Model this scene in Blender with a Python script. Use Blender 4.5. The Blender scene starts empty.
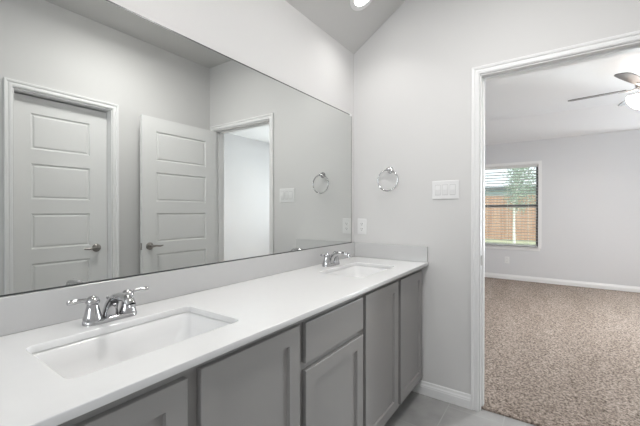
import bpy, bmesh, math, random
from mathutils import Vector, Matrix
random.seed(7)
S = bpy.context.scene
C = S.collection
PI = math.pi

# ------------------------------------------------------------------ camera
cam_d = bpy.data.cameras.new('camera'); cam = bpy.data.objects.new('camera', cam_d); C.objects.link(cam)
cam.location = (-2.252, -1.2541, 1.2289)
yaw, pit = 0.608, -0.0058
fw = Vector((math.cos(yaw)*math.cos(pit), math.sin(yaw)*math.cos(pit), math.sin(pit)))
cam.rotation_euler = fw.to_track_quat('-Z', 'Y').to_euler()
cam_d.sensor_width = 36; cam_d.lens = 336.58/640*36; cam_d.clip_start = 0.02; cam_d.clip_end = 200
S.camera = cam
# ------------------------------------------------------------------ world, sun, exposure
w = bpy.data.worlds.new('sky'); S.world = w; w.use_nodes = True
bg = w.node_tree.nodes['Background']; bg.inputs[0].default_value = (0.88, 0.94, 1.0, 1); bg.inputs[1].default_value = 1.6
sun_d = bpy.data.lights.new('sun', 'SUN'); sun_d.energy = 1.6; sun_d.angle = 0.3; sun_d.color = (1, .96, .9)
sun = bpy.data.objects.new('sun', sun_d); C.objects.link(sun); sun.rotation_euler = (math.radians(38), math.radians(-30), 0)
S.view_settings.view_transform = 'Standard'; S.view_settings.look = 'None'
S.view_settings.exposure = 0.12; S.view_settings.gamma = 1; S.view_settings.use_curve_mapping = False
CAN_W, ROOM_W, FAN_W, BED_FILL_W, BATH_FILL_W = 1.8, 12.0, 33.0, 255.0, 18.0
def area(name, loc, direction, sx, sy, power, color=(1, 1, 1), shape='RECTANGLE', parent=None):
    d = bpy.data.lights.new(name, 'AREA'); d.shape = shape; d.size = sx; d.size_y = sy; d.energy = power; d.color = color
    o = bpy.data.objects.new(name, d); C.objects.link(o); o.location = loc
    o.rotation_euler = Vector(direction).to_track_quat('-Z', 'Y').to_euler()
    if parent: o.parent = parent
    return o
# added fill lamp outside an added, unseen bedroom window
area('added_bedroom_fill', (5.0, -2.95, 1.25), (-1, 1.0, .38), 1.1, 1.4, BED_FILL_W, (.90, .95, 1.0))
# added fill lamp outside an added wall opening behind the camera
area('added_bath_fill', (-4.55, -.95, 1.75), (1, 0, -.05), 1.0, .9, BATH_FILL_W, (.95, .98, 1.0))

# ------------------------------------------------------------------ materials
def mat(name, col, rough=.5, metal=0, spec=.5, noise=None, bump=None, coat=0):
    m = bpy.data.materials.new(name); m.use_nodes = True
    nt = m.node_tree; b = nt.nodes['Principled BSDF']
    b.inputs['Base Color'].default_value = (*col, 1); b.inputs['Roughness'].default_value = rough
    b.inputs['Metallic'].default_value = metal; b.inputs['Specular IOR Level'].default_value = spec
    b.inputs['Coat Weight'].default_value = coat
    tc = nt.nodes.new('ShaderNodeTexCoord')
    if noise:
        sc, amt = noise
        n = nt.nodes.new('ShaderNodeTexNoise'); n.inputs['Scale'].default_value = sc; n.inputs['Detail'].default_value = 4
        r = nt.nodes.new('ShaderNodeMix'); r.data_type = 'RGBA'
        r.inputs[6].default_value = (*[c*(1-amt) for c in col], 1); r.inputs[7].default_value = (*[min(1, c*(1+amt)) for c in col], 1)
        nt.links.new(tc.outputs['Object'], n.inputs['Vector']); nt.links.new(n.outputs[0], r.inputs[0]); nt.links.new(r.outputs[2], b.inputs['Base Color'])
    if bump:
        sc, st = bump
        n = nt.nodes.new('ShaderNodeTexNoise'); n.inputs['Scale'].default_value = sc; n.inputs['Detail'].default_value = 3
        bp = nt.nodes.new('ShaderNodeBump'); bp.inputs['Strength'].default_value = st; bp.inputs['Distance'].default_value = .002
        nt.links.new(tc.outputs['Object'], n.inputs['Vector']); nt.links.new(n.outputs[0], bp.inputs['Height']); nt.links.new(bp.outputs[0], b.inputs['Normal'])
    return m
def emit(name, col, st):
    m = bpy.data.materials.new(name); m.use_nodes = True
    b = m.node_tree.nodes['Principled BSDF']; b.inputs['Base Color'].default_value = (*col, 1)
    b.inputs['Emission Color'].default_value = (*col, 1); b.inputs['Emission Strength'].default_value = st
    return m
M = {}
M['wall'] = mat('wall_paint', (.70, .695, .69), .85, noise=(2, .01), bump=(160, .12))
M['wall_bed'] = mat('bedroom_paint', (.70, .705, .72), .85, noise=(2, .01), bump=(160, .12))
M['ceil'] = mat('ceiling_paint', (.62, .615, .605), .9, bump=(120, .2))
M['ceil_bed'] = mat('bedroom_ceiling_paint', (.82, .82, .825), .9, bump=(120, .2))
M['trim'] = mat('trim_white', (.84, .84, .84), .4, noise=(3, .01))
M['door'] = mat('door_white', (.80, .80, .795), .42, noise=(3, .01))
M['cab'] = mat('cabinet_grey', (.30, .293, .287), .42, noise=(4, .03))
M['dark'] = mat('toe_dark', (.05, .05, .05), .7)
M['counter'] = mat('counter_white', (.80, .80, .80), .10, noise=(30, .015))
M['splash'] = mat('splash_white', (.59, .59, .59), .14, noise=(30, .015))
M['porcelain'] = mat('porcelain', (.84, .84, .84), .08, noise=(3, .005))
M['chrome'] = mat('chrome', (.56, .56, .57), .07, 1, noise=(5, .02))
M['nickel'] = mat('satin_nickel', (.36, .34, .32), .28, 1, noise=(5, .03))
M['mirror'] = mat('mirror_silver', (.775, .79, .775), .0, 1)
M['mirror_edge'] = mat('mirror_edge', (.06, .065, .065), .3)
M['plastic'] = mat('white_plastic', (.82, .82, .82), .3, noise=(3, .005))
M['gap'] = mat('switch_gap', (.56, .56, .56), .5, noise=(3, .005))
M['slot'] = mat('slot_dark', (.05, .05, .05), .6)
M['blind'] = mat('blind_white', (.75, .75, .74), .5, noise=(6, .01))
M['vinyl'] = mat('window_frame_grey', (.20, .20, .21), .5, noise=(6, .02))
M['blade'] = mat('fan_blade_wood', (.085, .072, .067), .5, noise=(14, .2))
M['fan_metal'] = mat('fan_nickel', (.40, .38, .37), .3, 1, noise=(5, .03))
M['shade'] = emit('lit_glass_shade', (1.0, .88, .78), 12.0)
M['lens'] = emit('lit_lens', (1.0, .98, .94), 8.0)
M['grass'] = mat('lawn', (.52, .56, .38), .9, noise=(3, .25))
M['leaf'] = mat('leaf_green', (.36, .44, .35), .6, noise=(2, .3))
M['bark'] = mat('pale_bark', (.86, .84, .80), .8, noise=(12, .1))
M['siding'] = mat('house_siding', (.52, .62, .68), .8, noise=(2, .03))
M['shingle'] = mat('house_shingle', (.74, .77, .80), .9, noise=(6, .08))
M['fascia'] = mat('house_fascia', (.16, .19, .20), .7)
# floor tile
def tile_mat():
    m = mat('floor_tile', (.2, .2, .2), .22); nt = m.node_tree; b = nt.nodes['Principled BSDF']
    tc = nt.nodes.new('ShaderNodeTexCoord'); mp = nt.nodes.new('ShaderNodeMapping'); mp.inputs['Location'].default_value = (.06, .10, 0)
    br = nt.nodes.new('ShaderNodeTexBrick'); br.inputs['Scale'].default_value = 1; br.inputs['Brick Width'].default_value = .61
    br.inputs['Row Height'].default_value = .305; br.inputs['Mortar Size'].default_value = .003
    n = nt.nodes.new('ShaderNodeTexNoise'); n.inputs['Scale'].default_value = 6; n.inputs['Detail'].default_value = 6
    r = nt.nodes.new('ShaderNodeValToRGB'); r.color_ramp.elements[0].position = .3; r.color_ramp.elements[1].position = .75
    r.color_ramp.elements[0].color = (.33, .327, .322, 1); r.color_ramp.elements[1].color = (.44, .436, .43, 1)
    br.inputs['Mortar'].default_value = (.44, .435, .43, 1)
    nt.links.new(tc.outputs['Object'], mp.inputs[0]); nt.links.new(mp.outputs[0], br.inputs['Vector'])
    nt.links.new(tc.outputs['Object'], n.inputs['Vector']); nt.links.new(n.outputs[0], r.inputs[0])
    nt.links.new(r.outputs[0], br.inputs['Color1']); nt.links.new(r.outputs[0], br.inputs['Color2'])
    nt.links.new(br.outputs[0], b.inputs['Base Color'])
    return m
M['tile'] = tile_mat()
def carpet_mat():
    m = mat('carpet_pile', (.4, .33, .29), 1.0, spec=.1); nt = m.node_tree; b = nt.nodes['Principled BSDF']
    tc = nt.nodes.new('ShaderNodeTexCoord')
    n = nt.nodes.new('ShaderNodeTexNoise'); n.inputs['Scale'].default_value = 68; n.inputs['Detail'].default_value = 5; n.inputs['Roughness'].default_value = .75
    r = nt.nodes.new('ShaderNodeValToRGB'); e = r.color_ramp.elements
    e[0].position = .36; e[0].color = (.09, .069, .056, 1); e[1].position = .64; e[1].color = (.60, .505, .44, 1)
    n2 = nt.nodes.new('ShaderNodeTexNoise'); n2.inputs['Scale'].default_value = 1.6; n2.inputs['Detail'].default_value = 3
    mp = nt.nodes.new('ShaderNodeMapping'); mp.inputs['Scale'].default_value = (.5, 2.2, 1); mp.inputs['Rotation'].default_value = (0, 0, .3)
    mx = nt.nodes.new('ShaderNodeMix'); mx.data_type = 'RGBA'; mx.blend_type = 'MULTIPLY'; mx.inputs[0].default_value = 1
    r2 = nt.nodes.new('ShaderNodeValToRGB'); r2.color_ramp.elements[0].position = .35; r2.color_ramp.elements[1].position = .65
    r2.color_ramp.elements[0].color = (.86, .85, .84, 1); r2.color_ramp.elements[1].color = (1.0, 1.0, 1.0, 1)
    bp = nt.nodes.new('ShaderNodeBump'); bp.inputs['Strength'].default_value = .8; bp.inputs['Distance'].default_value = .012
    L = nt.links.new
    L(tc.outputs['Object'], n.inputs['Vector']); L(tc.outputs['Object'], mp.inputs[0]); L(mp.outputs[0], n2.inputs['Vector'])
    L(n.outputs[0], r.inputs[0]); L(n2.outputs[0], r2.inputs[0]); L(r.outputs[0], mx.inputs[6]); L(r2.outputs[0], mx.inputs[7])
    L(mx.outputs[2], b.inputs['Base Color']); L(n.outputs[0], bp.inputs['Height']); L(bp.outputs[0], b.inputs['Normal'])
    return m
M['carpet'] = carpet_mat()
def fence_mat():
    m = mat('cedar_picket', (.5, .3, .22), .85); nt = m.node_tree; b = nt.nodes['Principled BSDF']
    tc = nt.nodes.new('ShaderNodeTexCoord'); mp = nt.nodes.new('ShaderNodeMapping'); mp.inputs['Scale'].default_value = (1, 7.0, .35)
    n = nt.nodes.new('ShaderNodeTexNoise'); n.inputs['Scale'].default_value = 1.5; n.inputs['Detail'].default_value = 3
    r = nt.nodes.new('ShaderNodeValToRGB'); e = r.color_ramp.elements
    e[0].position = .3; e[0].color = (.44, .25, .17, 1); e[1].position = .7; e[1].color = (.66, .43, .32, 1)
    L = nt.links.new
    L(tc.outputs['Object'], mp.inputs[0]); L(mp.outputs[0], n.inputs['Vector']); L(n.outputs[0], r.inputs[0]); L(r.outputs[0], b.inputs['Base Color'])
    return m
M['fence'] = fence_mat()
def glass_mat():
    m = bpy.data.materials.new('clear_glass'); m.use_nodes = True; nt = m.node_tree; nt.nodes.clear()
    o = nt.nodes.new('ShaderNodeOutputMaterial'); t = nt.nodes.new('ShaderNodeBsdfTransparent'); g = nt.nodes.new('ShaderNodeBsdfGlossy')
    t.inputs[0].default_value = (.95, .97, .96, 1); g.inputs['Roughness'].default_value = .0
    f = nt.nodes.new('ShaderNodeFresnel'); f.inputs[0].default_value = 1.45; x = nt.nodes.new('ShaderNodeMixShader')
    nt.links.new(f.outputs[0], x.inputs[0]); nt.links.new(t.outputs[0], x.inputs[1]); nt.links.new(g.outputs[0], x.inputs[2]); nt.links.new(x.outputs[0], o.inputs[0])
    return m
M['glass'] = glass_mat()

# ------------------------------------------------------------------ mesh helpers
class MB:
    def __init__(s): s.bm = bmesh.new()
    def box(s, x0, x1, y0, y1, z0, z1):
        x0, x1 = sorted((x0, x1)); y0, y1 = sorted((y0, y1)); z0, z1 = sorted((z0, z1))
        v = [s.bm.verts.new(p) for p in ((x0,y0,z0),(x1,y0,z0),(x1,y1,z0),(x0,y1,z0),(x0,y0,z1),(x1,y0,z1),(x1,y1,z1),(x0,y1,z1))]
        for f in ((3,2,1,0),(4,5,6,7),(0,1,5,4),(1,2,6,5),(2,3,7,6),(3,0,4,7)): s.bm.faces.new([v[i] for i in f])
        return s
    def loops(s, rings, closed=True, cap0=True, cap1=True):
        R = [[s.bm.verts.new(p) for p in r] for r in rings]; n = len(R[0])
        for a, b in zip(R, R[1:]):
            for i in range(n if closed else n-1):
                j = (i+1) % n
                s.bm.faces.new((a[i], a[j], b[j], b[i]))
        if cap0: s.bm.faces.new(list(reversed(R[0])))
        if cap1: s.bm.faces.new(R[-1])
        return s
    def lathe(s, prof, origin=(0,0,0), axis=(0,0,1), n=24, cap0=True, cap1=True):
        q = Vector((0,0,1)).rotation_difference(Vector(axis).normalized()).to_matrix(); o = Vector(origin)
        rings = [[o + q @ Vector((r*math.cos(2*PI*i/n), r*math.sin(2*PI*i/n), h)) for i in range(n)] for r, h in prof]
        return s.loops(rings, cap0=cap0, cap1=cap1)
    def tube(s, pts, rad, n=12, closed=False):
        pts = [Vector(p) for p in pts]; N = len(pts)
        rad = rad if hasattr(rad, '__len__') else [rad]*N
        rings = []; up = None
        for i, p in enumerate(pts):
            t = (pts[(i+1) % N]-pts[i-1]) if closed else (pts[min(i+1, N-1)]-pts[max(i-1, 0)])
            t.normalize()
            if up is None: up = t.orthogonal().normalized()
            up = (up - t*up.dot(t)).normalized(); sd = t.cross(up)
            rings.append([p + (up*math.cos(2*PI*k/n)+sd*math.sin(2*PI*k/n))*rad[i] for k in range(n)])
        if closed:
            rings.append(rings[0]); s.loops(rings, cap0=False, cap1=False); bmesh.ops.remove_doubles(s.bm, verts=s.bm.verts, dist=1e-6); return s
        return s.loops(rings)
    def prism(s, poly, lift):                       # poly: list of 3-D points, lift: Vector
        l = Vector(lift); return s.loops([[Vector(p) for p in poly], [Vector(p)+l for p in poly]])
    def build(s, name, m, parent=None, bevel=0, smooth=None, segs=2):
        bmesh.ops.recalc_face_normals(s.bm, faces=s.bm.faces)
        me = bpy.data.meshes.new(name); s.bm.to_mesh(me); s.bm.free()
        me.materials.append(m)
        if smooth is not None:
            me.shade_smooth(); me.set_sharp_from_angle(angle=math.radians(smooth))
        o = bpy.data.objects.new(name, me); C.objects.link(o)
        if parent: o.parent = parent
        if bevel:
            b = o.modifiers.new('b', 'BEVEL'); b.width = bevel; b.segments = segs; b.limit_method = 'ANGLE'
        return o
def tag(o, label=None, cat=None, group=None, kind=None):
    if label: o['label'] = label
    if cat: o['category'] = cat
    if group: o['group'] = group
    if kind: o['kind'] = kind
    return o
def thing(name, label, cat, loc=(0,0,0), group=None, kind=None):
    o = bpy.data.objects.new(name, None); C.objects.link(o); o.location = loc; o.empty_display_size = .1
    return tag(o, label, cat, group, kind)
def copy_tree(o, parent=None):
    c = o.copy(); C.objects.link(c)
    if parent: c.parent = parent
    for ch in [x for x in S.objects if x.parent == o]: copy_tree(ch, c)
    return c
def struct(o, label, cat): return tag(o, label, cat, kind='structure')
def rrect(x0, x1, y0, y1, r, n=6):
    out = []
    for cx, cy, a0 in ((x1-r, y1-r, 0), (x0+r, y1-r, 90), (x0+r, y0+r, 180), (x1-r, y0+r, 270)):
        for k in range(n+1):
            a = math.radians(a0+90*k/n); out.append((cx+r*math.cos(a), cy+r*math.sin(a)))
    return out

# ------------------------------------------------------------------ dimensions
YB = -1.744            # back wall of the bathroom
XN = -4.3              # wall behind the camera
ZL, ZF = 2.420, 2.730 # low edge / flat part of the bathroom ceiling
YS = -.48              # where the slope meets the flat
WT = .12
DY0, DY1, DZ = -.882, -1.668, 2.06     # doorway opening
CX0, CX1 = -1.570, -.957               # closet opening
XB = 4.5975; BL, BR = .25, -4.0; BZ = 2.445; BF = 2.75; XC = 4.07; YC = -.30

# ------------------------------------------------------------------ shell
struct(MB().box(XN-WT, .03, YB-.3, WT, -.1, 0).build('floor_bathroom', M['tile']), 'grey stone look tile floor in front of the grey vanity', 'floor')
struct(MB().box(.032, XB+.16, BR-WT, BL+WT, -.1, .010).build('floor_bedroom', M['carpet'], bevel=.006), 'speckled beige carpet floor of the bedroom beyond the doorway', 'carpet')
struct(MB().box(XN-WT, 0, 0, WT, 0, ZL+.4).build('wall_left', M['wall']), 'light grey wall behind the wide mirror', 'wall')
b = MB()
b.box(0, WT, BL+WT, DY0, 0, 3.0); b.box(0, WT, DY1, BR-WT, 0, 3.0); b.box(0, WT, DY0, DY1, DZ, 3.0)
struct(b.build('wall_end', M['wall']), 'light grey end wall with the doorway, towel ring and switch plate', 'wall')
b = MB(); b.box(XN-WT, CX0, YB, YB-.16, 0, 3.0); b.box(CX1, 0, YB, YB-.16, 0, 3.0); b.box(CX0, CX1, YB, YB-.16, DZ, 3.0)
struct(b.build('wall_back', M['wall']), 'light grey wall with the closed closet door, seen in the mirror', 'wall')
b = MB(); WB = (-.40, -1.50, 1.25, 2.2)  # WB: opening added so the fill lamp reaches the bathroom
b.box(XN-WT, XN, WB[0], 0, 0, 3.0); b.box(XN-WT, XN, YB, WB[1], 0, 3.0); b.box(XN-WT, XN, WB[1], WB[0], 0, WB[2]); b.box(XN-WT, XN, WB[1], WB[0], WB[3], 3.0)
struct(b.build('wall_near', M['wall']), 'grey bathroom wall behind the camera with an added opening for fill light', 'wall')
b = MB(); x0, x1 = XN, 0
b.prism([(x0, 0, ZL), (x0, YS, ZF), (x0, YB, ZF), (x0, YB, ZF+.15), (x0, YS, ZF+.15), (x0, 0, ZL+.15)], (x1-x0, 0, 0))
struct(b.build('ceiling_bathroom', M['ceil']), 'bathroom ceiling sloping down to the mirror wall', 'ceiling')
# bedroom walls
W1 = (-.10, -1.028, .60, 2.035); W2 = (-2.45, -3.45, .60, 2.035)
b = MB(); X1 = XB+.16
b.box(XB, X1, BL+WT, W1[0], 0, 3.0); b.box(XB, X1, W1[1], W2[0], 0, 3.0); b.box(XB, X1, W2[1], BR-WT, 0, 3.0)
for q in (W1, W2): b.box(XB, X1, q[0], q[1], 0, q[2]); b.box(XB, X1, q[0], q[1], q[3], 3.0)
struct(b.build('wall_bedroom_far', M['wall_bed']), 'pale bedroom wall with the blind covered window', 'wall')
struct(MB().box(WT, XB, BL, BL+WT, 0, 3.0).build('wall_bedroom_left', M['wall_bed']), 'pale bedroom side wall hidden behind the doorway jamb', 'wall')
struct(MB().box(WT, XB, BR, BR-WT, 0, 3.0).build('wall_bedroom_right', M['wall_bed']), 'bright bedroom side wall seen through the mirrored doorway', 'wall')
b = MB(); bm = b.bm
def pan(pts): bm.faces.new([bm.verts.new(p) for p in pts])
pan([(WT, YC, BF), (XC, YC, BF), (XC, BR, BF), (WT, BR, BF)])
pan([(XC, YC, BF), (XB, BL, BZ), (XB, BR, BZ), (XC, BR, BF)])
pan([(WT, YC, BF), (WT, BL, BZ), (XB, BL, BZ), (XC, YC, BF)])
bmesh.ops.remove_doubles(bm, verts=bm.verts, dist=1e-5)
ce = b.build('ceiling_bedroom', M['ceil_bed']); sol = ce.modifiers.new('s', 'SOLIDIFY'); sol.thickness = .1; sol.offset = 1
for p in ce.data.polygons:
    pass
struct(ce, 'white bedroom ceiling with sloped edges above the window wall', 'ceiling')
bm = bmesh.new(); bm.from_mesh(ce.data)
for f in bm.faces:
    if f.normal.z > 0: f.normal_flip()
bm.to_mesh(ce.data); bm.free(); sol.offset = -1

# ------------------------------------------------------------------ trim
CAS = [(0, 0), (0, .009), (.006, .012), (.017, .012), (.021, .009), (.026, .009), (.030, .015), (.041, .017), (.044, .015), (.044, 0)]
def casing(name, mp, a0, a1, zt, m, parent, rev=.005):
    """mp(a, d, z): a along wall, d out of the wall; opening from a0 to a1, a0 < a1"""
    mb = MB(); rings = []
    for k in range(4):
        ring = []
        for o, h in CAS:
            o += rev
            a = a0-o if k < 2 else a1+o; z = 0.0 if k in (0, 3) else zt+o
            ring.append(mp(a, h, z))
        rings.append(ring)
    mb.loops(rings)
    return mb.build(name, m, parent)
t1 = thing('trim_1', 'white moulded casing around the open bedroom doorway', 'door casing', (0, (DY0+DY1)/2, 0), kind='structure')
def part(mb, name, m, root, **k):
    """build in world coordinates, then parent to the root keeping the place"""
    o = mb.build(name, m, root, **k); o.matrix_parent_inverse = Matrix.Translation(root.location).inverted() if root.rotation_euler.z == 0 else root.matrix_world.inverted()
    return o
JT = .018
c = casing('casing', lambda a, d, z: (-d, a, z), DY1+JT*0, DY0, DZ-JT*0, M['trim'], t1); c.matrix_parent_inverse = Matrix.Translation(t1.location).inverted()
c = casing('casing', lambda a, d, z: (WT+d, a, z+.010 if z == 0 else z), DY1, DY0, DZ, M['trim'], t1); c.matrix_parent_inverse = Matrix.Translation(t1.location).inverted()
b = MB(); e = .0005
b.box(-.001, WT+.001, DY0, DY0-JT*.0-.004, .0, DZ); b.box(-.001, WT+.001, DY1, DY1+.004, 0, DZ); b.box(-.001, WT+.001, DY1, DY0, DZ-.004, DZ)
part(b, 'jamb', M['trim'], t1)
b = MB(); b.box(.042, .078, DY0-.004, DY0-.014, 0.012, DZ-.004); b.box(.042, .078, DY1+.004, DY1+.014, 0.012, DZ-.004); b.box(.042, .078, DY1+.014, DY0-.014, DZ-.014, DZ-.004)
part(b, 'door_stop', M['trim'], t1, bevel=.002)
b = MB(); b.box(.004, .034, DY0-.004, DY0-.0065, .895, .955); tag(part(b, 'strike_plate', M['nickel'], t1), 'metal strike plate')

BAS = [(0, 0), (.014, 0), (.014, .050), (.012, .055), (.012, .060), (.007, .070), (.006, .080), (.003, .086), (0, .086)]
def baseboard(name, mp, a0, a1, label, m=None):
    mb = MB(); mb.loops([[mp(a, d, z) for d, z in BAS] for a in (a0, a1)])
    return struct(mb.build(name, m or M['trim']), label, 'baseboard')
baseboard('baseboard_end', lambda a, d, z: (-d, a, z), -.46, DY0+.05, 'white baseboard on the end wall between vanity and doorway')
baseboard('baseboard_corner', lambda a, d, z: (-d, a, z), DY1-.05, YB, 'short white baseboard between doorway and corner')
baseboard('baseboard_back', lambda a, d, z: (a, YB+d, z), CX1+.05, -.015, 'white baseboard beside the closet door')
baseboard('baseboard_bedroom', lambda a, d, z: (XB-d, a, z+.010), BL, BR, 'white baseboard under the bedroom window')
baseboard('baseboard_bedroom_side', lambda a, d, z: (a, BR+d, z+.010), WT, XB-.015, 'white baseboard on the bright bedroom side wall')

# ------------------------------------------------------------------ panel doors
def door_slab(w, h, t, px0, px1, pz):
    """slab in local x 0..w, y -t/2..t/2, z 0..h with moulded panels on both faces"""
    mb = MB(); bm = mb.bm
    steps = [(0, 0), (.004, .007), (.012, .009), (.020, .004), (.024, .003)]
    for sgn in (1, -1):
        Y = sgn*t/2
        def q(pts): bm.faces.new([bm.verts.new(p) for p in (pts if sgn < 0 else pts[::-1])])
        def R(xa, xb, za, zb, y=Y): return [(xa, y, za), (xb, y, za), (xb, y, zb), (xa, y, zb)]
        q(R(0, px0, 0, h)); q(R(px1, w, 0, h))
        zz = [0]+[v for p in pz for v in p]+[h]
        for i in range(0, len(zz), 2): q(R(px0, px1, zz[i], zz[i+1]))
        for za, zb in pz:
            prev = None
            for o, d in steps:
                cur = R(px0+o, px1-o, za+o, zb-o, Y-sgn*d)
                if prev:
                    for i in range(4):
                        j = (i+1) % 4; q([prev[i], prev[j], cur[j], cur[i]])
                prev = cur
            q(prev)
    for pts in ([(0,-t/2,0),(0,t/2,0),(0,t/2,h),(0,-t/2,h)], [(w,-t/2,0),(w,-t/2,h),(w,t/2,h),(w,t/2,0)], [(0,-t/2,h),(0,t/2,h),(w,t/2,h),(w,-t/2,h)], [(0,-t/2,0),(w,-t/2,0),(w,t/2,0),(0,t/2,0)]):
        bm.faces.new([bm.verts.new(p) for p in pts])
    bmesh.ops.remove_doubles(bm, verts=bm.verts, dist=1e-5)
    return mb
PZ = [(z0, z0+.255) for z0 in (.225, .584, .943, 1.302, 1.660)]
def lever(root, x, z, y0, out, dirx):
    """lever handle: rose on the face at y0, pointing along out (+1/-1 in y), lever towards dirx"""
    mb = MB(); mb.lathe([(.032, 0), (.033, .004), (.030, .009), (.020, .013), (.012, .016), (.011, .046), (.0, .047)], (x, y0, z), (0, out, 0), 24, True, False)
    h = mb.build('handle', M['nickel'], root, smooth=40); h['label'] = 'satin nickel lever handle'
    mb = MB(); yy = y0+out*.045
    mb.tube([(x-dirx*.012, yy, z), (x+dirx*.005, yy, z+.001), (x+dirx*.035, yy+out*.004, z+.003), (x+dirx*.07, yy+out*.002, z-.002), (x+dirx*.10, yy-out*.006, z+.001)], [.009, .011, .0085, .008, .006], 10)
    mb.build('lever', M['nickel'], h, smooth=60)
W = .760
d1 = thing('door_1', 'white five panel door standing open against the doorway, seen in the mirror', 'door', (-.012, -1.643, .012), kind='structure')
d1.rotation_euler.z = math.radians(180-.2)     # local +x runs from the hinge into the room
door_slab(W, 2.034, .035, .125, W-.125, PZ).build('slab', M['door'], d1)
lever(d1, W-.062, .915, .0175, 1, -1); lever(d1, W-.062, .915, -.0175, -1, -1)
MB().box(W-.0005, W+.0015, -.012, .012, .885, .945).build('latch_plate', M['nickel'], d1)
for hz in (.2, 1.0, 1.8):
    MB().lathe([(.007, 0), (.007, .09)], (-.003, .022, hz), (0, 0, 1), 10).build('hinge', M['nickel'], d1, smooth=40)
W2w = CX1-CX0-.008
t2 = thing('trim_2', 'white casing around the closet door, seen in the mirror', 'door casing', ((CX0+CX1)/2, YB, 0), kind='structure')
c = casing('casing', lambda a, d, z: (a, YB+d, z), CX0, CX1, DZ, M['trim'], t2); c.matrix_parent_inverse = Matrix.Translation(t2.location).inverted()
b = MB(); b.box(CX0, CX0+.004, YB+.001, YB-.16, 0, DZ); b.box(CX1-.004, CX1, YB+.001, YB-.16, 0, DZ); b.box(CX0, CX1, YB+.001, YB-.16, DZ-.004, DZ)
part(b, 'jamb', M['trim'], t2)
d2 = thing('door_2', 'white five panel closet door, shut, seen in the mirror', 'door', (CX0+.006, YB-.092, .012), kind='structure')
door_slab(W2w-.004, 2.034, .035, .105, W2w-.13, PZ).build('slab', M['door'], d2)
lever(d2, W2w-.085, .918, .0175, 1, -1)
struct(MB().box(CX0-.1, CX1+.1, YB-.16, YB-.18, 0, 2.2).build('wall_closet', M['wall']), 'closet wall behind the shut door', 'wall')

# ------------------------------------------------------------------ vanity
DC, ZC = .568, .8868; CT = .021
SINKS = [(-1.985, -1.528), (-.710, -.268)]; SY0, SY1 = -.448, -.167
def plate_curve(outer, holes, z0, z1, bev):
    cu = bpy.data.curves.new('c', 'CURVE'); cu.dimensions = '2D'; cu.fill_mode = 'BOTH'
    for poly in [outer]+holes:
        sp = cu.splines.new('POLY'); sp.points.add(len(poly)-1)
        for p, (x, y) in zip(sp.points, poly): p.co = (x, y, 0, 1)
        sp.use_cyclic_u = True
    cu.extrude = (z1-z0)/2-bev; cu.bevel_depth = bev; cu.bevel_resolution = 2; cu.offset = -bev
    o = bpy.data.objects.new('tmp', cu); C.objects.link(o)
    dg = bpy.context.evaluated_depsgraph_get(); me = bpy.data.meshes.new_from_object(o.evaluated_get(dg))
    bpy.data.objects.remove(o)
    me.transform(Matrix.Translation((0, 0, (z0+z1)/2)))
    return me
ct = thing('countertop', 'long white stone vanity top with two sink cutouts on the grey cabinets', 'countertop', (-1.1, 0, ZC-CT))
inv = Matrix.Translation(ct.location).inverted()
CXL = -2.215
me = plate_curve([(CXL, -DC), (-.001, -DC), (-.001, -.001), (CXL, -.001)], [rrect(a, b_, SY0, SY1, .022) for a, b_ in SINKS], ZC-CT, ZC, .003)
me.materials.clear(); me.materials.append(M['counter'])
o = bpy.data.objects.new('slab', me); C.objects.link(o); o.parent = ct; o.matrix_parent_inverse = inv
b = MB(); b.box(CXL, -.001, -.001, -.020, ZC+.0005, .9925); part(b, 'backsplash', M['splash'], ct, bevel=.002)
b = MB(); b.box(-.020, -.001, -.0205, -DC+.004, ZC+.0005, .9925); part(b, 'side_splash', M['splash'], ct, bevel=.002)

YF = -.52; ZT = ZC-CT-.001
def front(root, x0, x1, z0, z1, name='door', shaker=True):
    mb = MB(); y1 = YF-.018; fr = .055
    if not shaker:
        mb.box(x0, x1, YF-.0005, y1, z0, z1); return part(mb, name, M['cab'], root, bevel=.002)
    bm = mb.bm
    def q(p): bm.faces.new([bm.verts.new(v) for v in p])
    def R(o, y): return [(x0+o, y, z0+o), (x1-o, y, z0+o), (x1-o, y, z1-o), (x0+o, y, z1-o)]
    rs = [R(0, YF-.0005), R(0, y1+.0015), R(.0015, y1), R(fr, y1), R(fr+.003, y1+.009), R(fr+.003, YF-.003)]
    for a, b_ in zip(rs, rs[1:]):
        for i in range(4): q([a[i], a[(i+1) % 4], b_[(i+1) % 4], b_[i]])
    q(rs[0]); bmesh.ops.remove_doubles(bm, verts=bm.verts, dist=1e-6)
    d = part(mb, name, M['cab'], root)
    p = MB().box(x0+fr-.002, x1-fr+.002, YF-.004, y1+.0092, z0+fr-.002, z1-fr+.002).build('panel', M['cab'], d)
    return d
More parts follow.
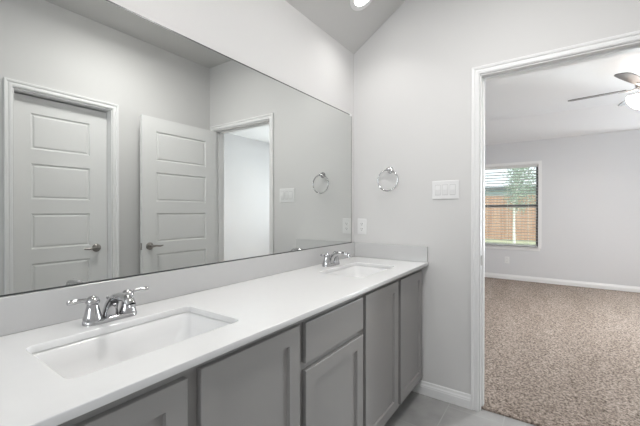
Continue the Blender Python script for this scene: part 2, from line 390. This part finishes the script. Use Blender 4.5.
def cabinet(x0, x1, label):
    r = thing('vanity_cabinet', label, 'cabinet', ((x0+x1)/2, -.26, 0), 'grey vanity cabinets under the counter')
    mb = MB(); g = .0006
    mb.box(x0+g, x1-g, -.002, YF+.02, .10, .118)                       # bottom
    mb.box(x0+g, x0+.016, -.002, YF+.02, .10, ZT); mb.box(x1-.016, x1-g, -.002, YF+.02, .10, ZT)
    mb.box(x0+.016, x1-.016, -.002, -.012, .118, ZT)
    part(mb, 'body', M['cab'], r)
    mb = MB(); fz0, fz1 = .10, ZT
    mb.box(x0+g, x0+.035, YF+.0195, YF, fz0, fz1); mb.box(x1-.035, x1-g, YF+.0195, YF, fz0, fz1)
    mb.box(x0+.035, x1-.035, YF+.0195, YF, fz0, .14); mb.box(x0+.035, x1-.035, YF+.0195, YF, .80, fz1)
    if x1-x0 > .6:
        xm = (x0+x1)/2; mb.box(xm-.03, xm+.03, YF+.0195, YF, .14, .80)
    else: mb.box(x0+.035, x1-.035, YF+.0195, YF, .65, .70)
    part(mb, 'face_frame', M['cab'], r)
    mb = MB(); mb.box(x0+g, x1-g, YF+.075, YF+.09, 0, .0995); part(mb, 'toe_kick', M['dark'], r)
    return r
v = cabinet(-.864, -.002, 'grey two door sink base against the end wall with the switch plate')
front(v, -.414, -.034, .122, .836); front(v, -.849, -.450, .122, .836)
v = cabinet(-1.326, -.864, 'grey cabinet with a plain drawer over one door, between the two sink bases')
front(v, -1.309, -.876, .690, .834, 'drawer', False); front(v, -1.309, -.876, .122, .664)
v = cabinet(-2.205, -1.326, 'grey two door sink base under the near sink')
front(v, -1.738, -1.343, .122, .836); front(v, -2.175, -1.775, .122, .830)

def sink(x0, x1, label):
    r = thing('sink', label, 'sink', ((x0+x1)/2, (SY0+SY1)/2, ZC-CT-.15), 'white undermount sinks')
    mb = MB(); zt = ZC-CT-.0006
    prof = [(.035, zt-.008), (.035, zt), (-.004, zt), (.002, zt-.006), (.008, zt-.05), (.016, zt-.085), (.032, zt-.108), (.060, zt-.120), (.095, zt-.126)]
    def ring(o, z):
        rr = max(.02, .03+(.02 if o > .01 else 0)+(o if o > 0 else 0)*.2)
        # the end walls of the bowl lean in more than the long walls
        k = 1.8 if o > .01 else 1
        return [(x, y, z) for x, y in rrect(x0+o*k, x1-o*k, SY0+o, SY1-o, min(rr, .045), 6)]
    rings = [ring(-o if o > .03 and i < 2 else o, z) for i, (o, z) in enumerate(prof)]
    outer = [ring(.02, zt-.14), ring(-.006, zt-.05)]
    mb.loops(outer+rings)
    part(mb, 'basin', M['porcelain'], r, smooth=50)
    cx, cy = (x0+x1)/2, (SY0+SY1)/2
    mb = MB(); mb.lathe([(.030, 0), (.031, .003), (.024, .004), (.022, .002), (.019, .006), (.0, .008)], (cx, cy, zt-.1262), (0, 0, 1), 24, True, False)
    tag(part(mb, 'drain', M['chrome'], r, smooth=40), 'chrome drain')
    return r
sink(*SINKS[0], 'white rectangular undermount basin closest to the camera')
sink(*SINKS[1], 'white rectangular undermount basin beside the end wall and side splash')

def faucet(loc, label):
    f = thing('faucet', label, 'faucet', loc, 'chrome centerset faucets')
    P = M['chrome']
    mb = MB(); pl = rrect(-.078, .078, -.027, .027, .0265, 8); pi = rrect(-.074, .074, -.023, .023, .0225, 8)
    mb.loops([[(x, y, .0006) for x, y in pl], [(x, y, .009) for x, y in pl], [(x, y, .014) for x, y in pi]]); mb.build('base_plate', P, f, smooth=40)
    for s in (-1, 1):
        mb = MB(); mb.lathe([(.026, .012), (.0255, .018), (.022, .030), (.0175, .048), (.0155, .058), (.0155, .061), (.019, .064), (.019, .070), (.016, .078), (.009, .083), (.001, .085)], (s*.051, 0, 0))
        h = mb.build('handle', P, f, smooth=35)
        mb = MB(); x = s*.051
        mb.tube([(x+s*.006, 0, .072), (x+s*.02, -.001, .0755), (x+s*.04, -.002, .0765), (x+s*.056, -.003, .0765), (x+s*.066, -.004, .0765)], [.0055, .0055, .0065, .0085, .006], 12)
        mb.build('lever', P, h, smooth=60)
    # spout: an oval body that climbs forward over the basin
    path = [((0, .006, .008), .024, .022), ((0, .002, .035), .020, .019), ((0, -.010, .056), .0185, .0165), ((0, -.032, .072), .0175, .0145), ((0, -.065, .081), .016, .0125), ((0, -.098, .083), .015, .0115), ((0, -.120, .077), .0140, .0120), ((0, -.129, .066), .0132, .0125)]
    rings = []
    for i, (c_, ax, az) in enumerate(path):
        a_ = Vector(path[max(i-1, 0)][0]); b_ = Vector(path[min(i+1, len(path)-1)][0]); t = (b_-a_).normalized(); sd = Vector((1, 0, 0)); up = sd.cross(t)
        rings.append([Vector(c_)+sd*ax*math.cos(2*PI*k/20)+up*az*math.sin(2*PI*k/20) for k in range(20)])
    MB().loops(rings).build('spout', P, f, smooth=50)
    mb = MB(); mb.lathe([(.0128, 0), (.0128, -.006), (.010, -.007), (.0, -.005)], (0, -.1292, .066), (0, .35, 1), 16); mb.build('aerator', P, f, smooth=40)
    mb = MB(); mb.tube([(0, .022, .01), (0, .022, .062)], .0026, 8); mb.lathe([(.001, 0), (.005, .003), (.005, .007), (.001, .010)], (0, .022, .060), n=12); mb.build('lift_rod', P, f, smooth=40)
    return f
faucet((-1.758, -.105, ZC), 'chrome two lever faucet behind the near basin')
faucet((-.470, -.100, ZC), 'chrome two lever faucet behind the basin beside the end wall')

# ------------------------------------------------------------------ mirror
mr = thing('mirror', 'wide frameless wall mirror resting on the white backsplash', 'mirror', (-1.1, -.003, .9935))
MX0, MX1, MZ0, MZ1 = -2.2, -.042, .9945, 1.9473
part(MB().box(MX0, MX1, -.0005, -.0055, MZ0, MZ1), 'backing', M['mirror_edge'], mr)
part(MB().box(MX0+.002, MX1-.007, -.0056, -.0066, MZ0+.003, MZ1-.006), 'glass', M['mirror'], mr)
for cx, cz in ((-.061, MZ1), (-2.0, MZ1)):
    part(MB().box(cx-.012, cx+.012, -.0005, -.010, cz-.012, cz+.006), 'clip', M['plastic'], mr, bevel=.002)
part(MB().box(MX0, MX1, -.0005, -.0085, MZ0-.0015, MZ0+.0028), 'bottom_channel', M['mirror_edge'], mr)

# ------------------------------------------------------------------ wall fittings
tr = thing('towel_ring', 'chrome towel ring on the end wall above the outlet', 'towel ring', (0, -.297, 1.520))
MB().lathe([(.024, -.0005), (.024, .004), (.019, .010), (.012, .014), (.010, .030), (.013, .034), (.013, .044), (.009, .048), (.001, .049)], (0, 0, 0), (-1, 0, 0)).build('post', M['chrome'], tr, smooth=40)
R_ = .074
MB().tube([(-.040, .004+R_*math.sin(a), -.002-R_+R_*math.cos(a)) for a in [2*PI*k/48 for k in range(48)]], .0048, 10, True).build('ring', M['chrome'], tr, smooth=60)
sw = thing('switch_plate', 'white three rocker switch plate beside the doorway casing', 'light switch', (0, -.676, 1.366))
MB().box(-.0005, -.0065, -.084, .084, -.0595, .0595).build('plate', M['plastic'], sw, bevel=.003)
for i in (-1, 0, 1):
    y = i*.046
    MB().box(-.006, -.0085, y-.0175, y+.0175, -.034, .034).build('rocker_frame', M['gap'], sw, bevel=.0008)
    mb = MB(); mb.prism([(-.008, y-.0155, -.031), (-.0085, y-.0155, -.031), (-.0125, y-.0155, .000), (-.0092, y-.0155, .031), (-.008, y-.0155, .031)], (0, .031, 0))
    mb.build('rocker', M['plastic'], sw)
def outlet(loc, label, sgn=-1):
    r = thing('wall_outlet', label, 'outlet', loc)
    MB().box(-.0005, -.006, -.037, .037, -.0585, .0585).build('plate', M['plastic'], r, bevel=.003)
    for s in (-1, 1):
        z = s*.0195
        fz = MB().prism([(-.0055, y, zz+z) for y, zz in rrect(-.0165, .0165, -.0140, .0140, .010, 5)], (-.0025, 0, 0)).build('socket', M['plastic'], r)
        mb = MB(); mb.box(-.0078, -.0083, -.0078, -.0052, z-.001, z+.007); mb.box(-.0078, -.0083, .0048, .0072, z-.001, z+.006); mb.lathe([(.0026, 0), (.0026, .0005)], (-.0078, 0, z-.0075), (-1, 0, 0), 12)
        mb.build('slots', M['slot'], fz)
    mb = MB(); mb.lathe([(.003, 0), (.0025, .001)], (-.006, 0, 0), (-1, 0, 0), 12); mb.build('screw', M['plastic'], r)
    return r
outlet((0, -.072, 1.113), 'white wall outlet on the end wall beside the mirror')
outlet((XB, -.563, .353), 'white wall outlet under the bedroom window')

# ------------------------------------------------------------------ ceiling lights
def can(loc, nrm, label, power):
    r = thing('recessed_light', label, 'ceiling light', loc, 'recessed ceiling lights'); n = Vector(nrm).normalized()
    MB().lathe([(.060, .0005), (.092, .0005), (.092, .004), (.086, .008), (.064, .006), (.060, .0025)], (0, 0, 0), n, 40, False, False).build('trim_ring', M['plastic'], r, smooth=40)
    MB().lathe([(.061, .0012), (.061, .0028), (.05, .004), (.0, .0045)], (0, 0, 0), n, 40, True, False).build('lens', M['lens'], r, smooth=40)
    l = area('can_lamp', n*.012, (0, 0, -1), .11, .11, power, (1, .975, .95), 'DISK', r); l.data.spread = math.radians(110)
    return r
NS = (0, -.547, -.837)
can((-.345, -.256, ZL+.646*.256), NS, 'round recessed light in the sloped ceiling by the end wall', CAN_W)
can((-1.76, -.245, ZL+.646*.245), NS, 'added unseen recessed light in the sloped ceiling above the near basin', CAN_W)  # second can is added out of view to help light the room
fm = thing('added_ceiling_light', 'added white flush mount light on the flat bathroom ceiling out of frame', 'ceiling light', (-1.0, -1.05, ZF))  # added fixture, out of view, to brighten walls and cabinet fronts
MB().lathe([(.19, -.0005), (.19, -.02), (.182, -.024)], n=40).build('base', M['plastic'], fm, smooth=40)
MB().lathe([(.180, -.022), (.17, -.05), (.12, -.072), (.0, -.082)], n=40).build('lamp_shade', M['lens'], fm, smooth=60)
area('added_flush_lamp', (0, 0, -.09), (0, 0, -1), .32, .32, ROOM_W, (1, .985, .97), 'DISK', fm)

# ------------------------------------------------------------------ window and blind
def window(name, q, label, XB=XB, sg=1, zm=1.325):
    y0, y1, z0, z1 = q
    r = thing(name, label, 'window', (XB, (y0+y1)/2, z0), kind='structure')
    mb = MB(); xa, xb = XB+.085, XB+.135; f = .035
    mb.box(xa, xb, y0, y0-f, z0, z1); mb.box(xa, xb, y1, y1+f, z0, z1); mb.box(xa, xb, y1+f, y0-f, z0, z0+f); mb.box(xa, xb, y1+f, y0-f, z1-f, z1)
    part(mb, 'frame', M['vinyl'], r, bevel=.002)
    mb = MB(); mb.box(xa+.005, xb-.008, y1+f, y0-f, zm-.022, zm+.022); part(mb, 'meeting_rail', M['vinyl'], r, bevel=.002)
    for a, b_ in ((z0+f, zm-.022), (zm+.022, z1-f)):
        part(MB().box(xa+.022, xa+.027, y1+f, y0-f, a, b_), 'pane', M['glass'], r)
    mb = MB(); mb.box(XB-.030, XB+.085, y1-.0+.001, y0-.001, z0-.0, z0+.012); mb.box(XB-.030, XB-.0005, y1-.045, y0+.045, z0-.012, z0+.012)
    part(mb, 'sill', M['trim'], r, bevel=.003)
    mb = MB(); cw = .05
    mb.box(XB-.012, XB-.0005, y1-cw, y1-.001, z0+.0125, z1+cw); mb.box(XB-.012, XB-.0005, y0+.001, y0+cw, z0+.0125, z1+cw); mb.box(XB-.012, XB-.0005, y1-.001, y0+.001, z1+.001, z1+cw)
    part(mb, 'casing', M['trim'], r)
    mb = MB(); mb.box(XB-.012, XB-.0005, y1-.03, y0+.03, z0-.055, z0-.0125); part(mb, 'apron', M['trim'], r, bevel=.002)
    return r
window('window_1', W1, 'bedroom window with a white sill looking onto the wooden fence')
window('added_window', W2, 'added bedroom window out of frame that brightens the room')  # window added out of view to brighten the bedroom
y0, y1 = W1[0]-.006, W1[1]+.006
bl = thing('window_blind', 'white horizontal slat blind, slats open, in the bedroom window', 'blind', (XB+.042, (y0+y1)/2, W1[2]+.03))
part(MB().box(XB+.012, XB+.068, y1, y0, W1[3]-.045, W1[3]-.002), 'headrail', M['blind'], bl, bevel=.002)
mb = MB(); zz = W1[2]+.055; n = 0
while zz < W1[3]-.06:
    rings = []
    for yy in (y1+.004, y0-.004):
        rings.append([(XB+.042+dx, yy, zz+dz-dx*.20) for dx, dz in ((-.024, .0005), (-.012, .003), (0, .0038), (.012, .003), (.024, .0005), (.024, -.0010), (.012, .0015), (0, .0022), (-.012, .0015), (-.024, -.0010))])
    mb.loops(rings); zz += .049
part(mb, 'slats', M['blind'], bl)
part(MB().box(XB+.018, XB+.066, y1+.004, y0-.004, W1[2]+.016, W1[2]+.032), 'bottom_rail', M['blind'], bl, bevel=.002)
for k in (.15, .5, .85):
    yy = y1+(y0-y1)*k; mb = MB()
    for dx in (-.0255, .0255): mb.tube([(XB+.042+dx, yy, W1[2]+.03), (XB+.042+dx, yy, W1[3]-.04)], .0012, 6)
    part(mb, 'ladder_cord', M['blind'], bl)
part(MB().tube([(XB+.010, y0-.08, W1[3]-.05), (XB+.008, y0-.08, 1.25)], .004, 8), 'tilt_wand', M['blind'], bl)

# ------------------------------------------------------------------ ceiling fan
FX, FY, FZ = 2.40, -2.03, 2.475
fn = thing('ceiling_fan', 'five blade ceiling fan with lit glass shades in the bedroom', 'ceiling fan', (FX, FY, BF))
dz = FZ-BF
FM = M['fan_metal']
MB().lathe([(.070, -.0005), (.068, -.02), (.045, -.055), (.016, -.065)], n=28).build('canopy', FM, fn, smooth=40)
MB().lathe([(.011, -.05), (.011, dz+.09)], n=12).build('downrod', FM, fn, smooth=40)
MB().lathe([(.02, dz+.10), (.06, dz+.095), (.095, dz+.075), (.105, dz+.045), (.100, dz+.015), (.075, dz-.005), (.045, dz-.02), (.04, dz-.045), (.001, dz-.046)], n=32).build('motor_housing', FM, fn, smooth=40)
RB = .66
def blade_mesh():
    prof = [(.17, .045), (.20, .056), (.35, .064), (.50, .068), (.615, .064), (.645, .045), (RB, .018)]
    pts = [(r, wd) for r, wd in prof]+[(r, -wd) for r, wd in reversed(prof)]
    tw = math.radians(-8)
    def P(r, wd, h): return (r, wd*math.cos(tw)-h*math.sin(tw), wd*math.sin(tw)+h*math.cos(tw))
    return MB().loops([[P(r, wd, -.003) for r, wd in pts], [P(r, wd, .003) for r, wd in pts]])
def iron_mesh():
    mb = MB(); tw = math.radians(12)
    mb.tube([(.09, 0, .0), (.13, 0, -.012), (.17, 0, -.008)], [.011, .009, .009], 8)
    mb.box(.165, .235, -.028, .028, -.010, -.005)
    return mb
bmat = None
for k in range(5):
    a = math.radians(82+72*k)
    o = blade_mesh().build('blade', M['blade'], fn); o.location = (0, 0, dz); o.rotation_euler.z = a
    iron_mesh().build('blade_iron', FM, o, smooth=50)
MB().lathe([(.035, dz-.04), (.055, dz-.05), (.058, dz-.075), (.04, dz-.09), (.001, dz-.094)], n=24).build('light_fitter', FM, fn, smooth=40)
for k in range(4):
    a = math.radians(28+90*k); d = Vector((math.cos(a)*.85, math.sin(a)*.85, -.55)).normalized(); o0 = Vector((math.cos(a)*.05, math.sin(a)*.05, dz-.068))
    MB().lathe([(.014, -.005), (.014, .02), (.024, .032), (.022, .036)], o0, d, 16).build('lamp_holder', FM, fn, smooth=40)
    MB().lathe([(.024, .030), (.034, .05), (.044, .085), (.052, .115), (.060, .130), (.058, .130), (.050, .114), (.042, .085), (.032, .05), (.022, .032)], o0, d, 24, False, False).build('lamp_shade', M['shade'], fn, smooth=50)
    MB().lathe([(.010, .034), (.013, .045), (.022, .065), (.024, .08), (.018, .095), (.001, .102)], o0, d, 16).build('bulb', M['lens'], fn, smooth=50)
    area('bulb_lamp', o0+d*.134+Vector((0, 0, -.045)), (d.x*.3, d.y*.3, -1), .11, .11, FAN_W/4, (1, .965, .93), 'DISK', fn)

# ------------------------------------------------------------------ outdoors
struct(MB().box(XB+.17, 45, -20, 25, -.45, -.15).build('lawn', M['grass']), 'green lawn between the window and the wooden fence', 'lawn')
fe = thing('fence', 'reddish wooden picket fence beyond the bedroom window', 'fence', (16, 0, -.15))
mb = MB(); yy = -9.0
while yy < 11:
    wv = .138; top = 2.12+random.uniform(-.008, .008)
    mb.box(-.009+random.uniform(-.002, .002), .009, yy, yy+wv, .03, top); yy += wv+.008
mb.build('pickets', M['fence'], fe)
for hz in (.35, 1.05, 1.8): MB().box(.010, .05, -9, 11, hz-.045, hz+.045).build('rail', M['fence'], fe)
for k in range(9): MB().box(.051, .14, -8.8+2.4*k, -8.71+2.4*k, 0, 2.0).build('post', M['fence'], fe)
tx, ty = 12.8, .02
tree = thing('tree', 'slender pale trunked young tree in front of the wooden fence', 'tree', (tx, ty, -.15))
mb = MB(); mb.tube([(0, 0, 0), (.01, .01, .8), (-.01, .0, 1.5), (.02, -.10, 2.3), (.0, -.2, 3.2)], [.055, .045, .04, .03, .012], 10); mb.build('trunk', M['bark'], tree, smooth=60)
mb = MB()
tips = []
for k in range(16):
    a = k*2.4; z = 1.25+k*.115; L = .55-.012*k
    p2 = Vector((L*math.cos(a), L*math.sin(a)-.32, z+.5)); tips.append((Vector((0, 0, z)), p2))
    mb.tube([(0, 0, z), p2*.5+Vector((0, 0, z*.5+.02)), p2], [.016, .010, .004], 6)
mb.build('branches', M['bark'], tree)
mb = MB(); bm = mb.bm
for k in range(2600):
    a_, b_ = random.choice(tips); p = a_.lerp(b_, random.uniform(.35, 1.1))+Vector((random.gauss(0, .14), random.gauss(0, .14), random.gauss(0, .12)))
    u = Vector((random.gauss(0, 1), random.gauss(0, 1), random.gauss(0, 1))).normalized(); s_ = u.orthogonal().normalized(); L = random.uniform(.06, .10)
    vs = [bm.verts.new(p+q) for q in (u*-L*.5, s_*L*.3+u*-.1*L, u*L*.5, s_*-L*.3+u*-.1*L)]
    bm.faces.new(vs)
o = mb.build('leaves', M['leaf'], tree)
ho = thing('house', 'pale blue grey neighbouring house behind the wooden fence', 'house', (24, 1, .05))
MB().box(0, 7, -7, 9, 0, 2.75).build('wall', M['siding'], ho)
mb = MB(); mb.prism([(-.5, -7.6, 2.62), (3.5, -7.6, 4.4), (7.5, -7.6, 2.62), (7.5, -7.6, 2.80), (3.5, -7.6, 4.6), (-.5, -7.6, 2.80)], (0, 17.2, 0)); mb.build('roof', M['shingle'], ho)
MB().box(-.53, -.505, -7.6, 9.6, 2.58, 2.82).build('fascia', M['fascia'], ho)
for wy in (-3.0, 3.0):
    f = MB().box(-.03, .02, wy, wy+1.2, .9, 2.1).build('window', M['trim'], ho); MB().box(-.034, -.028, wy+.07, wy+1.13, .97, 2.03).build('pane', M['fascia'], f)
